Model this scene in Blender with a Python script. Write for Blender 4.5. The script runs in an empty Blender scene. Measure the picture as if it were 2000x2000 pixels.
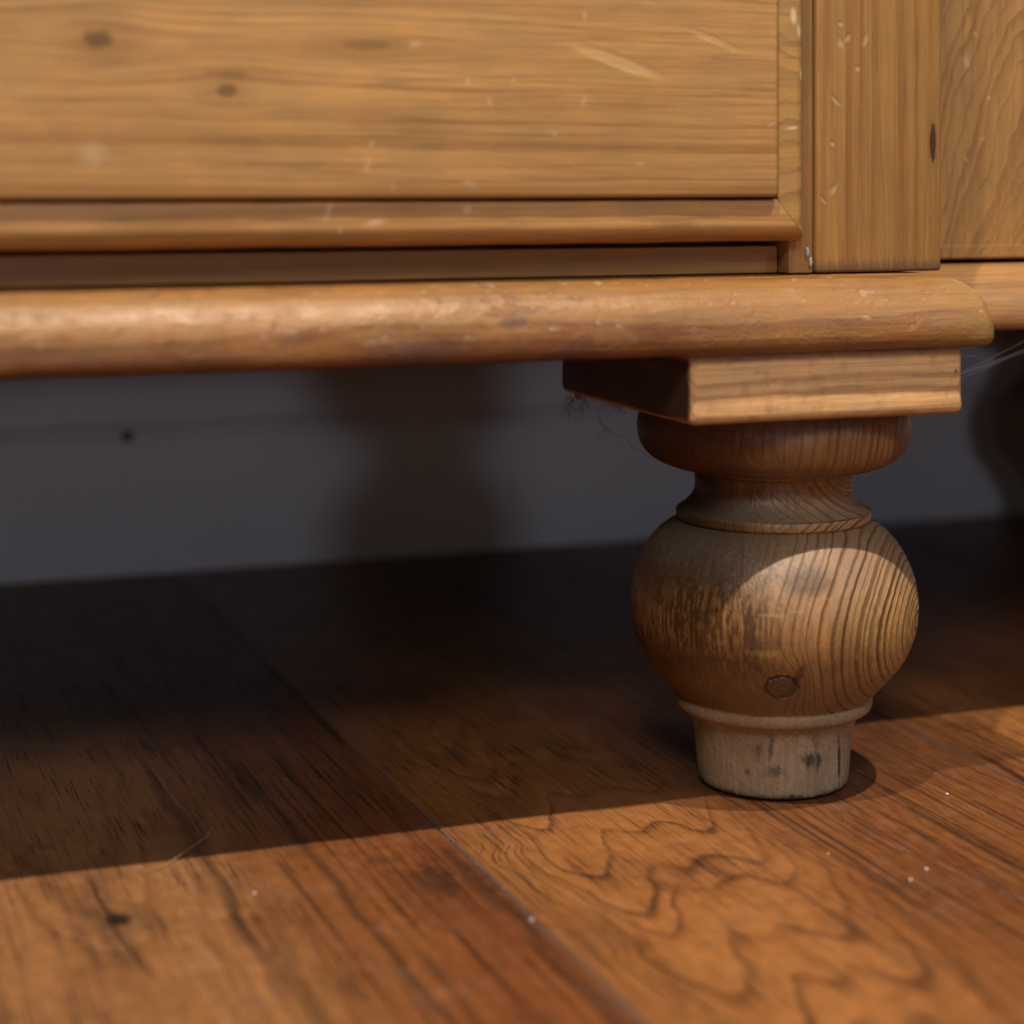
import bpy, bmesh, math, random
from mathutils import Vector, noise as mnoise

random.seed(7)
scene = bpy.context.scene
col = scene.collection
R = math.radians

# ------------------------------------------------------------------ camera
cam_d = bpy.data.cameras.new('camera')
cam = bpy.data.objects.new('camera', cam_d)
col.objects.link(cam)
cam.location = (-0.3666, -0.6890, 0.2314)
cam.rotation_euler = (R(90.0), 0, R(-20.637))
cam_d.sensor_width = 36.0
cam_d.lens = 70.81
cam_d.shift_y = -0.3266
cam_d.clip_start = 0.01
cam_d.clip_end = 60
cam_d.dof.use_dof = True
cam_d.dof.focus_distance = 0.756
cam_d.dof.aperture_fstop = 5.1
cam_d.dof.aperture_blades = 9
scene.camera = cam

# ------------------------------------------------------------------ world and lamps
w = bpy.data.worlds.new('World')
scene.world = w
w.use_nodes = True
w.node_tree.nodes['Background'].inputs[0].default_value = (1.0, 0.84, 0.76, 1)
w.node_tree.nodes['Background'].inputs[1].default_value = 0.030

def lamp(name, target, az, el, dist, size, power, color, size_y=None):
    """area lamp; az: degrees from straight in front (+ = from the left), el: elevation"""
    t = Vector(target)
    d = Vector((-math.sin(R(az)) * math.cos(R(el)), -math.cos(R(az)) * math.cos(R(el)), math.sin(R(el))))
    ld = bpy.data.lights.new(name, 'AREA')
    ld.shape = 'DISK' if size_y is None else 'RECTANGLE'
    ld.size = size
    if size_y:
        ld.size_y = size_y
    ld.energy = power
    ld.color = color
    o = bpy.data.objects.new(name, ld)
    o.location = t + d * dist
    o.rotation_euler = (-d).to_track_quat('-Z', 'Y').to_euler()
    col.objects.link(o)
    return o

# a row of two ceiling spots in front of the cabinet, a softer lamp farther into the room, pale windows
lamp('ceiling_spot', (0, -0.066, 0.172), 43.7, 65.2, 2.3, 0.035, 43, (1.0, 0.89, 0.75))
lamp('ceiling_spot', (0, -0.066, 0.172), -19, 70.5, 2.2, 0.035, 48, (1.0, 0.88, 0.74))
lamp('room_lamp', (0, -0.066, 0.172), 28, 36, 2.6, 0.55, 24, (1.0, 0.90, 0.79))
lamp('window_light', (0, 0, 0.10), 2, 6.2, 3.2, 0.26, 7.4, (0.76, 0.84, 1.0), 0.20)
lamp('bounce_fill', (0, 0.2, 0.08), 30, 7, 3.4, 1.3, 3.2, (1.0, 0.84, 0.72), 0.35)  # broad low fill lamp, added to lift the foot's shadow on the wall
lamp('window_side', (0, 0, 0.15), -40, 30, 2.6, 0.45, 11, (0.80, 0.88, 1.0), 0.9)

scene.view_settings.view_transform = 'Standard'
scene.view_settings.look = 'None'
scene.view_settings.gamma = 1.0
scene.view_settings.exposure = 0.0
scene.render.engine = 'CYCLES'
scene.cycles.max_bounces = 4
scene.cycles.use_denoising = True
scene.cycles.sample_clamp_indirect = 0.6
scene.cycles.caustics_reflective = False
scene.cycles.caustics_refractive = False

# ------------------------------------------------------------------ node helpers
def lin(c):
    return tuple((v / 255 / 12.92) if v / 255 <= 0.04045 else ((v / 255 + 0.055) / 1.055) ** 2.4 for v in c)

class S:
    """a float socket (or number) with operators that add Math nodes"""
    def __init__(self, g, s):
        self.g, self.s = g, s
    def _b(self, op, o, rev=False):
        a, b = (o, self) if rev else (self, o)
        return self.g.math(op, a, b)
    def __add__(self, o): return self._b('ADD', o)
    __radd__ = __add__
    def __sub__(self, o): return self._b('SUBTRACT', o)
    def __rsub__(self, o): return self._b('SUBTRACT', o, True)
    def __mul__(self, o): return self._b('MULTIPLY', o)
    __rmul__ = __mul__
    def __truediv__(self, o): return self._b('DIVIDE', o)
    def __pow__(self, o): return self._b('POWER', o)

class G:
    def __init__(self, name):
        m = bpy.data.materials.new(name)
        m.use_nodes = True
        self.mat, self.t = m, m.node_tree
        self.bsdf = self.t.nodes['Principled BSDF']
        tc = self.t.nodes.new('ShaderNodeTexCoord')
        self.obj = tc.outputs['Object']
        sp = self.t.nodes.new('ShaderNodeSeparateXYZ')
        self.t.links.new(self.obj, sp.inputs[0])
        self.x, self.y, self.z = [S(self, sp.outputs[i]) for i in range(3)]
    def put(self, sock, v):
        if isinstance(v, S): v = v.s
        if isinstance(v, (int, float)): sock.default_value = v
        elif isinstance(v, tuple): sock.default_value = v if len(v) == len(sock.default_value) else (*v, 1.0)
        else: self.t.links.new(v, sock)
    def math(self, op, a, b=None, c=None, clamp=False):
        n = self.t.nodes.new('ShaderNodeMath')
        n.operation = op
        n.use_clamp = clamp
        self.put(n.inputs[0], a)
        if b is not None: self.put(n.inputs[1], b)
        if c is not None: self.put(n.inputs[2], c)
        return S(self, n.outputs[0])
    def vec(self, x, y, z):
        n = self.t.nodes.new('ShaderNodeCombineXYZ')
        for i, v in enumerate((x, y, z)): self.put(n.inputs[i], v)
        return n.outputs[0]
    def noise(self, v, scale=1.0, detail=2.0, rough=0.5, dist=0.0):
        n = self.t.nodes.new('ShaderNodeTexNoise')
        self.put(n.inputs['Vector'], v)
        n.inputs['Scale'].default_value = scale
        n.inputs['Detail'].default_value = detail
        n.inputs['Roughness'].default_value = rough
        n.inputs['Distortion'].default_value = dist
        return S(self, n.outputs['Fac'])
    def noise1(self, wv, scale, detail=1.0):
        n = self.t.nodes.new('ShaderNodeTexNoise')
        n.noise_dimensions = '1D'
        self.put(n.inputs['W'], wv)
        n.inputs['Scale'].default_value = scale
        n.inputs['Detail'].default_value = detail
        return S(self, n.outputs['Fac'])
    def vor(self, v, scale=1.0):
        n = self.t.nodes.new('ShaderNodeTexVoronoi')
        self.put(n.inputs['Vector'], v)
        n.inputs['Scale'].default_value = scale
        return S(self, n.outputs['Distance']), n.outputs['Color']
    def step(self, v, lo, hi, to0=0.0, to1=1.0):
        n = self.t.nodes.new('ShaderNodeMapRange')
        n.interpolation_type = 'SMOOTHSTEP'
        self.put(n.inputs['Value'], v)
        n.inputs['From Min'].default_value = lo
        n.inputs['From Max'].default_value = hi
        n.inputs['To Min'].default_value = to0
        n.inputs['To Max'].default_value = to1
        return S(self, n.outputs['Result'])
    def mix(self, f, a, b, mode='MIX'):
        n = self.t.nodes.new('ShaderNodeMix')
        n.data_type = 'RGBA'
        n.blend_type = mode
        self.put(n.inputs[0], f)
        self.put(n.inputs[6], a)
        self.put(n.inputs[7], b)
        return n.outputs[2]
    def scale_col(self, c, f):
        """colour times a float"""
        n = self.t.nodes.new('ShaderNodeVectorMath')
        n.operation = 'SCALE'
        self.put(n.inputs[0], c)
        self.put(n.inputs['Scale'], f)
        return n.outputs[0]
    def curve(self, v, pts, lo, hi):
        """free curve: v in lo..hi -> pts [(v, value)]"""
        vals = [p[1] for p in pts]
        a, b = min(vals), max(vals)
        n = self.t.nodes.new('ShaderNodeFloatCurve')
        c = n.mapping.curves[0]
        P = [((p - lo) / (hi - lo), (q - a) / (b - a)) for p, q in pts]
        while len(c.points) < len(P): c.points.new(0.5, 0.5)
        for pt, (px_, py_) in zip(c.points, P): pt.location = (px_, py_)
        n.mapping.update()
        self.put(n.inputs['Value'], (v - lo) / (hi - lo))
        return S(self, n.outputs[0]) * (b - a) + a
    def mx(self, a, b): return self.math('MAXIMUM', a, b)
    def mn(self, a, b): return self.math('MINIMUM', a, b)
    def ell(self, a, b, a0, b0, ra, rb, rot=0.0, soft=0.35, wob=None):
        """soft elliptical spot 0..1"""
        da, db = a - a0, b - b0
        if rot:
            c, s = math.cos(rot), math.sin(rot)
            da, db = da * c + db * s, db * c - da * s
        da, db = da / ra, db / rb
        r = self.math('SQRT', da * da + db * db)
        if wob is not None: r = r + wob
        return self.step(r, 1.0 - soft, 1.0 + soft, 1.0, 0.0)
    def normal_z(self):
        n = self.t.nodes.new('ShaderNodeNewGeometry')
        sp = self.t.nodes.new('ShaderNodeSeparateXYZ')
        self.t.links.new(n.outputs['Normal'], sp.inputs[0])
        return S(self, sp.outputs[2])
    def finish(self, color, rough, height=None, bump=0.0004, strength=0.5, spec=0.5, coat=0.0, coat_rough=0.3):
        b = self.bsdf
        self.put(b.inputs['Base Color'], color)
        self.put(b.inputs['Roughness'], rough)
        b.inputs['Specular IOR Level'].default_value = spec
        b.inputs['Coat Weight'].default_value = coat
        b.inputs['Coat Roughness'].default_value = coat_rough
        if height is not None:
            n = self.t.nodes.new('ShaderNodeBump')
            n.inputs['Strength'].default_value = strength
            n.inputs['Distance'].default_value = bump
            self.put(n.inputs['Height'], height)
            self.t.links.new(n.outputs[0], b.inputs['Normal'])
            self.t.links.new(n.outputs[0], b.inputs['Coat Normal'])
        return self.mat

def rings(g, a, u, v, u0, v0, spacing, warp=0.004, wl=(3.0, 9.0), seed=0.0, irr=1.2, lo=0.30, hi=0.90, dextra=None, rho=None):
    """growth rings of solid timber: a = along the grain, (u, v) across it, pith at (u0, v0).
    returns latewood 0..1 and the phase"""
    n = g.noise(g.vec(a * wl[0] + seed, u * wl[1], v * wl[1]), 1.0, 2.0, 0.5)
    n2 = g.noise(g.vec(a * wl[0] * 9 + seed, u * wl[1] * 5, v * wl[1] * 5), 1.0, 2.0, 0.6)
    du, dv = u - u0, v - v0
    base = rho(g) if rho else g.math('SQRT', du * du + dv * dv)
    d = base + (n - 0.5) * (warp * 2) + (n2 - 0.5) * (warp * 0.22)
    if dextra: d = d + dextra(g)
    ph = d / spacing
    ph = ph + (g.noise1(ph, 0.31, 2.0) - 0.5) * (2 * irr)
    fr = g.math('FRACT', ph)
    late = g.step(fr, lo, hi) * g.step(fr, 0.93, 1.0, 1.0, 0.0)
    amp = g.noise1(g.math('FLOOR', ph), 1.73, 0.0)
    return late * g.step(amp, 0.25, 0.75, 0.35, 1.0), ph

def pine(name, grain, u0, v0, spacing, warp, early, late, seed, late_amt=0.75, rough=0.45, fibre=1.0,
         wl=(3.0, 9.0), irr=1.2, stains=0.3, bump=0.00025, extra=None, deflect=None, spec=0.45, coat=0.0, lo=0.3, hi=0.9, ring_relief=0.0, lines=0.28, lf=150, mottle=0.55, dextra=None, rho=None):
    g = G(name)
    ax = {'x': (g.x, g.y, g.z), 'y': (g.y, g.x, g.z), 'z': (g.z, g.x, g.y)}[grain]
    a, u, v = ax
    if deflect:
        for a0, v00, sa, sv, k in deflect:          # grain swerving round a knot
            da, dv = (a - a0) / sa, (v - v00) / sv
            e = g.math('EXPONENT', (da * da + dv * dv) * -1.0)
            v = v + (v - v00) * (e * k)
    lw, ph = rings(g, a, u, v, u0, v0, spacing, warp, wl, seed, irr, lo, hi, dextra, rho)
    f1 = g.noise(g.vec(a * 42 + seed, u * 900, v * 900), 1.0, 2.0, 0.65)
    f2 = g.noise(g.vec(a * 5 + seed, u * 110, v * 110), 1.0, 2.0, 0.55)
    blot = g.noise(g.vec(a * 9 + seed, u * 26 + 3, v * 26), 1.0, 4.0, 0.6)
    c = g.mix(lw * late_amt, early, late)
    c = g.scale_col(c, 1.0 + (f1 - 0.5) * (0.55 * fibre) + (f2 - 0.5) * (0.55 * fibre))
    if lines:                                        # thin dark grain lines
        nl = g.noise(g.vec(a * 3.2 + seed + 5, u * lf, v * lf), 1.0, 2.0, 0.5)
        c = g.mix(g.step(g.math('ABSOLUTE', nl - 0.5), 0.0, 0.040, 1.0, 0.0) * g.step(blot, 0.32, 0.60, 0.15, 1.0) * lines, c, g.scale_col(late, 0.55))
    c = g.mix(g.step(blot, 0.50, 0.78) * stains, c, g.scale_col(c, 0.50))
    warm = g.noise(g.vec(a * 38 + seed + 9, u * 95, v * 95), 1.0, 4.0, 0.68)
    c = g.scale_col(c, 1.0 + (warm - 0.5) * mottle)
    c = g.mix(g.step(warm, 0.4, 0.7) * 0.35, c, g.mix(1.0, c, (1.08, 0.92, 0.70), 'MULTIPLY'))
    h = f1 * 0.5 + f2 * 0.4 + (lw * ring_relief if ring_relief else 0.0)
    ro = rough + (blot - 0.5) * 0.35 + (f1 - 0.5) * 0.10
    if extra:
        c, h, ro = extra(g, c, h, ro, lw, f1, blot)
    return g.finish(c, g.math('MULTIPLY', ro, 1.0, clamp=True), h, bump, 0.8, spec, coat, 0.28)

# ------------------------------------------------------------------ materials
PINE_E, PINE_L = (0.448, 0.259, 0.097), (0.270, 0.118, 0.034)

def drawer_marks(g, c, h, ro, lw, f1, blot):
    x, z = g.x, g.z
    wob = (g.noise(g.vec(x * 300, 0.0, z * 300), 1.0, 2.0, 0.6) - 0.5) * 0.9
    # knots
    for kx, kz, ra, rb, dark in ((-0.251, 0.2743, 0.0046, 0.0026, 0.62), (-0.210, 0.2592, 0.0032, 0.0020, 0.55),
                                 (-0.1645, 0.2746, 0.0075, 0.0016, 0.30), (-0.2105, 0.2645, 0.0075, 0.0012, 0.25)):
        halo = g.ell(x, z, kx, kz, ra * 2.6, rb * 2.6, 0, 0.7, wob)
        c = g.mix(halo * (dark * 0.45), c, (0.17, 0.065, 0.018))
        c = g.mix(g.ell(x, z, kx, kz, ra, rb, 0, 0.4, wob) * dark, c, (0.060, 0.028, 0.014))
    # pale gouges
    for gx, gz, ra, rb, rot, k in ((-0.074, 0.2712, 0.0155, 0.0021, -0.30, 0.75), (-0.0375, 0.2795, 0.0100, 0.0012, -0.34, 0.45),
                                   (-0.135, 0.2650, 0.020, 0.0010, -0.05, 0.2)):
        gm = g.ell(x, z, gx, gz, ra, rb, rot, 0.45, wob * 0.4)
        c = g.mix(gm * (k * 0.8), c, (0.60, 0.39, 0.17))
        h = h - gm * (1.2 * k)
    # splashes and nicks
    sp = None
    for sx, sz, ra, rb in ((-0.1287, 0.2631, .0009, .0013), (-0.1212, 0.2571, .0007, .0018), (-0.1127, 0.2639, .0007, .0009),
                           (-0.0867, 0.2575, .0008, .0016), (-0.1636, 0.2357, .0010, .0022), (-0.2527, 0.2388, .0036, .0030),
                           (-0.1278, 0.2288, .0026, .0013), (-0.0149, 0.2501, .0018, .0005), (-0.0867, 0.2863, .0008, .0015),
                           (-0.1622, 0.2425, .0012, .0009), (-0.066, 0.236, .0016, .0007), (-0.1472, 0.2752, .0022, .0012),
                           (-0.0975, 0.2462, .0010, .0007), (-0.155, 0.2285, .0006, .0016)):
        s = g.ell(x, z, sx, sz, ra, rb, math.sin(sz * 9000) * 0.4, 0.75, wob * 1.5)
        sp = s if sp is None else g.mx(sp, s)
    c = g.mix(sp * 0.30, c, (0.66, 0.50, 0.32))
    # worn dirty lower edge
    ed = g.step(g.z + (blot - 0.5) * 0.012, 0.2255, 0.2320, 1.0, 0.0)
    c = g.mix(ed * 0.55, c, (0.26, 0.115, 0.030))
    return c, h, ro

M = {}
M['drawer'] = pine('drawer_pine', 'x', 0.055, 0.335, 0.0036, 0.0075, PINE_E, (0.225, 0.105, 0.032), 3.1, 0.42, 0.46, 0.80,
                   (2.2, 10.0), 1.7, 0.28, 0.00022, drawer_marks,
                   [(-0.251, 0.2743, 0.018, 0.010, -0.55), (-0.210, 0.2592, 0.014, 0.008, -0.5), (-0.1645, 0.2746, 0.02, 0.006, -0.4)], 0.4)

def bead_marks(g, c, h, ro, lw, f1, blot):
    x, z = g.x, g.z
    wob = (g.noise(g.vec(x * 300, 0.0, z * 300), 1.0, 2.0, 0.6) - 0.5) * 0.9
    sp = None
    for sx, sz, ra, rb in ((-0.1760, 0.2205, .0007, .0030), (-0.1600, 0.2167, .0032, .0010), (-0.172, 0.2140, .0009, .0012), (-0.1280, 0.2205, .0014, .0012)):
        s = g.ell(x, z, sx, sz, ra, rb, math.sin(sz * 9000) * 0.4, 0.75, wob * 1.5)
        sp = s if sp is None else g.mx(sp, s)
    c = g.mix(sp * 0.36, c, (0.66, 0.52, 0.34))
    c = g.mix(g.ell(x, z, -0.2230, 0.2165, 0.020, 0.0035, 0, 0.6, wob) * 0.45, c, (0.19, 0.080, 0.018))
    return c, h, ro
M['bead'] = pine('bead_pine', 'x', 0.03, 0.30, 0.0046, 0.006, (0.405, 0.222, 0.076), (0.235, 0.106, 0.031), 7.7, 0.5, 0.42, 0.8,
                 (3, 12), 1.2, 0.35, 0.0002, bead_marks)

def side_bead(g, c, h, ro, lw, f1, blot):
    wob = (g.noise(g.vec(g.x * 300, 0.0, g.z * 300), 1.0, 2.0, 0.6) - 0.5) * 0.9
    gr = g.step(g.x + (blot - 0.5) * 0.004, -0.0022, 0.0006)
    c = g.mix(gr * 0.45, c, (0.17, 0.115, 0.030))
    sp = None
    for sx, sz, ra, rb in ((-0.0045, 0.2890, .0010, .0028), (-0.0020, 0.2835, .0009, .0022), (-0.0010, 0.268, .0006, .0018), (-0.0050, 0.2490, .0022, .0005)):
        s = g.ell(g.x, g.z, sx, sz, ra, rb, 0.1, 0.6, wob)
        sp = s if sp is None else g.mx(sp, s)
    c = g.mix(sp * 0.6, c, (0.66, 0.55, 0.36))
    return c, h, ro
M['bead_side'] = pine('bead_end_pine', 'x', 0.02, 0.10, 0.0075, 0.010, (0.345, 0.196, 0.064), (0.20, 0.096, 0.028), 4.2, 0.55, 0.45, 0.6,
                      (40, 14), 1.2, 0.3, 0.0002, side_bead)

def rail_x(g, c, h, ro, lw, f1, blot):
    return g.mix(0.5, c, (0.34, 0.165, 0.058)), h, ro
M['rail'] = pine('rail_pine', 'x', 0.03, 0.30, 0.004, 0.006, (0.40, 0.215, 0.083), (0.24, 0.111, 0.037), 12.7, 0.5, 0.5, 0.8, extra=rail_x)

def post_marks(g, c, h, ro, lw, f1, blot):
    x, z = g.x, g.z
    wob = (g.noise(g.vec(x * 500, 0.0, z * 300), 1.0, 3.0, 0.6) - 0.5) * 0.8
    # broad reddish streaks
    for sx, w_, k in ((-0.0030, 0.0024, 0.6), (0.0075, 0.0026, 0.5), (0.0115, 0.0011, 0.65), (0.0285, 0.0014, 0.35), (0.0355, 0.0010, 0.35), (0.0400, 0.0012, 0.4)):
        xs = x + (g.noise(g.vec(0.0, sx * 900, z * 14), 1.0, 1.0) - 0.5) * 0.0045 - (z - 0.24) * 0.030
        e = g.step(g.math('ABSOLUTE', xs - sx), 0.0, w_, 1.0, 0.0)
        c = g.mix(e * k * (0.55 + blot * 0.6), c, (0.255, 0.098, 0.030))
    kn = g.ell(x, z, 0.0428, 0.2442, 0.00125, 0.0068, 0, 0.25, wob)
    c = g.mix(g.ell(x, z, 0.0428, 0.2442, 0.0024, 0.0095, 0, 0.7) * 0.4, c, (0.20, 0.085, 0.022))
    c = g.mix(kn * 0.92, c, (0.040, 0.023, 0.018))
    h = h - kn * 1.5
    sp = None
    for sx, sz, ra, rb in ((0.0038, 0.2807, .0011, .0017), (0.0066, 0.2825, .0009, .0013), (0.0140, 0.2820, .0009, .0022),
                           (0.0003, 0.2439, .0007, .0009), (0.0008, 0.2275, .0010, .0018), (0.0018, 0.2595, .0024, .0006),
                           (-0.0035, 0.2235, .0005, .0014), (0.0038, 0.2875, .0009, .0007), (0.0108, 0.2715, .0009, .0009)):
        s = g.ell(x, z, sx, sz, ra, rb, math.sin(sz * 9000) * 0.8, 0.75, wob * 1.5)
        sp = s if sp is None else g.mx(sp, s)
    c = g.mix(sp * 0.32, c, (0.62, 0.45, 0.27))
    h = h - sp * 1.0
    # grime line where the post meets the moulding
    gr = g.step(z + (g.noise(g.vec(x * 700, 0.0, z * 60), 1.0, 3.0, 0.6) - 0.5) * 0.009, 0.1975, 0.2025, 1.0, 0.0)
    c = g.mix(gr * 0.75, c, (0.085, 0.050, 0.032))
    return c, h, ro
M['post'] = pine('post_pine', 'z', 0.09, -0.20, 0.0040, 0.0035, (0.328, 0.180, 0.057), (0.200, 0.092, 0.026), 5.5, 0.55, 0.46, 0.75,
                 (2.5, 22.0), 1.4, 0.10, 0.0002, post_marks)
M['stile'] = pine('stile_pine', 'z', 0.06, -0.15, 0.0036, 0.003, (0.30, 0.158, 0.056), (0.19, 0.084, 0.026), 15.5, 0.4, 0.5, 0.7)

def panel_marks(g, c, h, ro, lw, f1, blot):
    x, z = g.x, g.z
    # flame figure of a flat sawn board
    q = (x - 0.168)
    n = g.noise(g.vec(x * 42, 0.0, z * 16), 1.0, 3.0, 0.55)
    n2 = g.noise(g.vec(x * 420, 0.0, z * 120), 1.0, 2.0, 0.6)
    ph = (z + (q * q) * 20.0 + (n - 0.5) * 0.060 + (n2 - 0.5) * 0.0050) / 0.0150
    ph = ph + (g.noise1(ph, 0.8, 1.0) - 0.5) * 1.6
    fr = g.math('FRACT', ph)
    ln = g.step(fr, 0.25, 0.96) * g.step(fr, 0.965, 1.0, 1.0, 0.0)
    c = g.mix(ln * ln * ln * (0.2 + n2 * 0.8) * 0.75, c, (0.155, 0.066, 0.018))
    h = h + ln * 0.35
    wob = (g.noise(g.vec(x * 600, 0.0, z * 400), 1.0, 3.0, 0.6) - 0.5) * 1.2
    sp = None
    for sx, sz, ra, rb in ((0.0970, 0.2786, .0011, .0022), (0.1010, 0.2900, .0008, .0012), (0.1045, 0.2475, .0009, .0005), (0.1075, 0.2640, .0006, .0006), (0.0965, 0.2390, .0004, .0013)):
        s = g.ell(x, z, sx, sz, ra, rb, math.sin(sz * 9000) * 0.8, 0.75, wob * 1.5)
        sp = s if sp is None else g.mx(sp, s)
    c = g.mix(sp * 0.40, c, (0.62, 0.46, 0.28))
    sc = g.step(g.math('ABSOLUTE', z - 0.2035 + (n2 - 0.5) * 0.0004), 0.0, 0.00035, 1.0, 0.0)
    c = g.mix(sc * 0.4, c, (0.60, 0.40, 0.2))
    return c, h, ro
M['panel'] = pine('panel_pine', 'z', 0.30, -0.2, 0.012, 0.003, (0.345, 0.190, 0.064), (0.29, 0.150, 0.046), 25.5, 0.35, 0.55, 0.8,
                  (2.5, 22.0), 1.0, 0.12, 0.0003, panel_marks)

def moulding_marks(g, c, h, ro, lw, f1, blot):
    x, y, z = g.x, g.y, g.z
    n = g.noise(g.vec(x * 34, y * 60, z * 70), 1.0, 5.0, 0.65)
    n2 = g.noise(g.vec(x * 150 + 4, y * 200, z * 260), 1.0, 4.0, 0.65)
    # orange varnish left on, worn pale along the nose
    nose = g.step(z + (n - 0.5) * 0.018, 0.176, 0.190) * g.step(z + (n2 - 0.5) * 0.010, 0.190, 0.196, 1.0, 0.0)
    c = g.mix(nose * 0.25, c, (0.36, 0.21, 0.095))
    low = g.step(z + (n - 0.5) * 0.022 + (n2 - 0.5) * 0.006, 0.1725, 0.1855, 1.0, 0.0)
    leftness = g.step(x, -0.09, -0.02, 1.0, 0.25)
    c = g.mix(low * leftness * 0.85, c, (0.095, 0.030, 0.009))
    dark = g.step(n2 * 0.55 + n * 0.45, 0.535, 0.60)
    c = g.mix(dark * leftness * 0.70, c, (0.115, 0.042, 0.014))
    orange = g.step(g.noise(g.vec(x * 16 + 2, y * 30, z * 60), 1.0, 3.0, 0.6), 0.48, 0.66)
    c = g.mix(orange * 0.40, c, (0.235, 0.095, 0.020))
    wob = (n2 - 0.5) * 1.2
    for sx, sz, ra, rb, k in ((-0.1310, 0.1835, .0052, .0016, .75), (-0.206, 0.180, .006, .002, .5), (-0.1085, 0.1760, .004, .002, .45),
                              (-0.165, 0.1745, .016, .0035, .7), (-0.112, 0.1725, .010, .002, .6)):
        c = g.mix(g.ell(x, z, sx, sz, ra, rb, 0.1, 0.5, wob) * k, c, (0.075, 0.030, 0.020))
    # olive, rougher end grain at the corner
    endg = g.step(x + (n2 - 0.5) * 0.010, 0.030, 0.056)
    c = g.mix(endg * 0.55, c, g.mix(n2, (0.11, 0.062, 0.017), (0.33, 0.20, 0.06)))
    pal = g.step(n2, 0.60, 0.72) * g.step(z, 0.174, 0.182)
    c = g.mix(pal * 0.45, c, (0.46, 0.33, 0.21))
    h = h + (n2 - 0.5) * 1.6 - dark * 0.6
    ro = ro + endg * 0.12 + (n2 - 0.5) * 0.45 + (n - 0.5) * 0.35
    return c, h, ro
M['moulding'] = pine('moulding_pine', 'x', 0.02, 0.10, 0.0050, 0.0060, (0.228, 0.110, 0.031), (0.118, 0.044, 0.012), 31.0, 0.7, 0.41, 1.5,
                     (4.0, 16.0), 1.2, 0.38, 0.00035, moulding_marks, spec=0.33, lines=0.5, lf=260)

def moulding_side(g, c, h, ro, lw, f1, blot):
    st = g.noise(g.vec(g.x * 22, g.y * 1300, g.z * 1300), 1.0, 3.0, 0.65)
    c = g.mix(g.step(st, 0.5, 0.7) * 0.55, c, (0.135, 0.058, 0.018))
    c = g.mix(g.step(st, 0.30, 0.45, 1.0, 0.0) * 0.35, c, (0.42, 0.27, 0.13))
    return c, h + st * 0.7, ro
M['moulding_b'] = pine('moulding_pine_rough', 'x', 0.02, 0.10, 0.0040, 0.0040, (0.29, 0.145, 0.050), (0.18, 0.074, 0.022), 41.0, 0.5, 0.42, 0.9,
                       (4.0, 16.0), 1.2, 0.30, 0.00035, moulding_side)

def block_marks(g, c, h, ro, lw, f1, blot):
    n = g.noise(g.vec(g.x * 160, g.y * 160, g.z * 160), 1.0, 4.0, 0.65)
    low = g.step(g.z + (n - 0.5) * 0.008, 0.1455, 0.1490, 1.0, 0.0)
    c = g.mix(low * 0.6, c, (0.20, 0.085, 0.026))
    c = g.mix(g.step(n, 0.50, 0.68) * 0.35, c, (0.24, 0.125, 0.052))
    wob = (n - 0.5) * 1.0
    # shade painted into the colour of the side towards the middle of the cabinet
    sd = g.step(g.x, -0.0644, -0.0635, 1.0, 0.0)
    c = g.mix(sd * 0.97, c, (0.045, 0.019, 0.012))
    d = g.ell(g.x, g.z, 0.0425, 0.1610, 0.0005, 0.0009, 0, 0.3, wob)
    c = g.mix(d * 0.8, c, (0.05, 0.03, 0.02))
    return c, h, ro
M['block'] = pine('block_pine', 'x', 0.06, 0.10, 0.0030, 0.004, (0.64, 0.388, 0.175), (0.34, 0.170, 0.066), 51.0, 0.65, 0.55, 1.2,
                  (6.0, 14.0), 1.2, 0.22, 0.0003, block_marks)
M['carcass'] = pine('carcass_pine', 'z', 0.3, -0.3, 0.006, 0.006, (0.40, 0.21, 0.075), (0.27, 0.12, 0.036), 61.0, 0.5, 0.5, 0.8)
M['under'] = pine('underside_pine', 'x', 0.3, 0.3, 0.006, 0.006, (0.20, 0.11, 0.05), (0.13, 0.065, 0.025), 71.0, 0.5, 0.7, 0.8)

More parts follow.
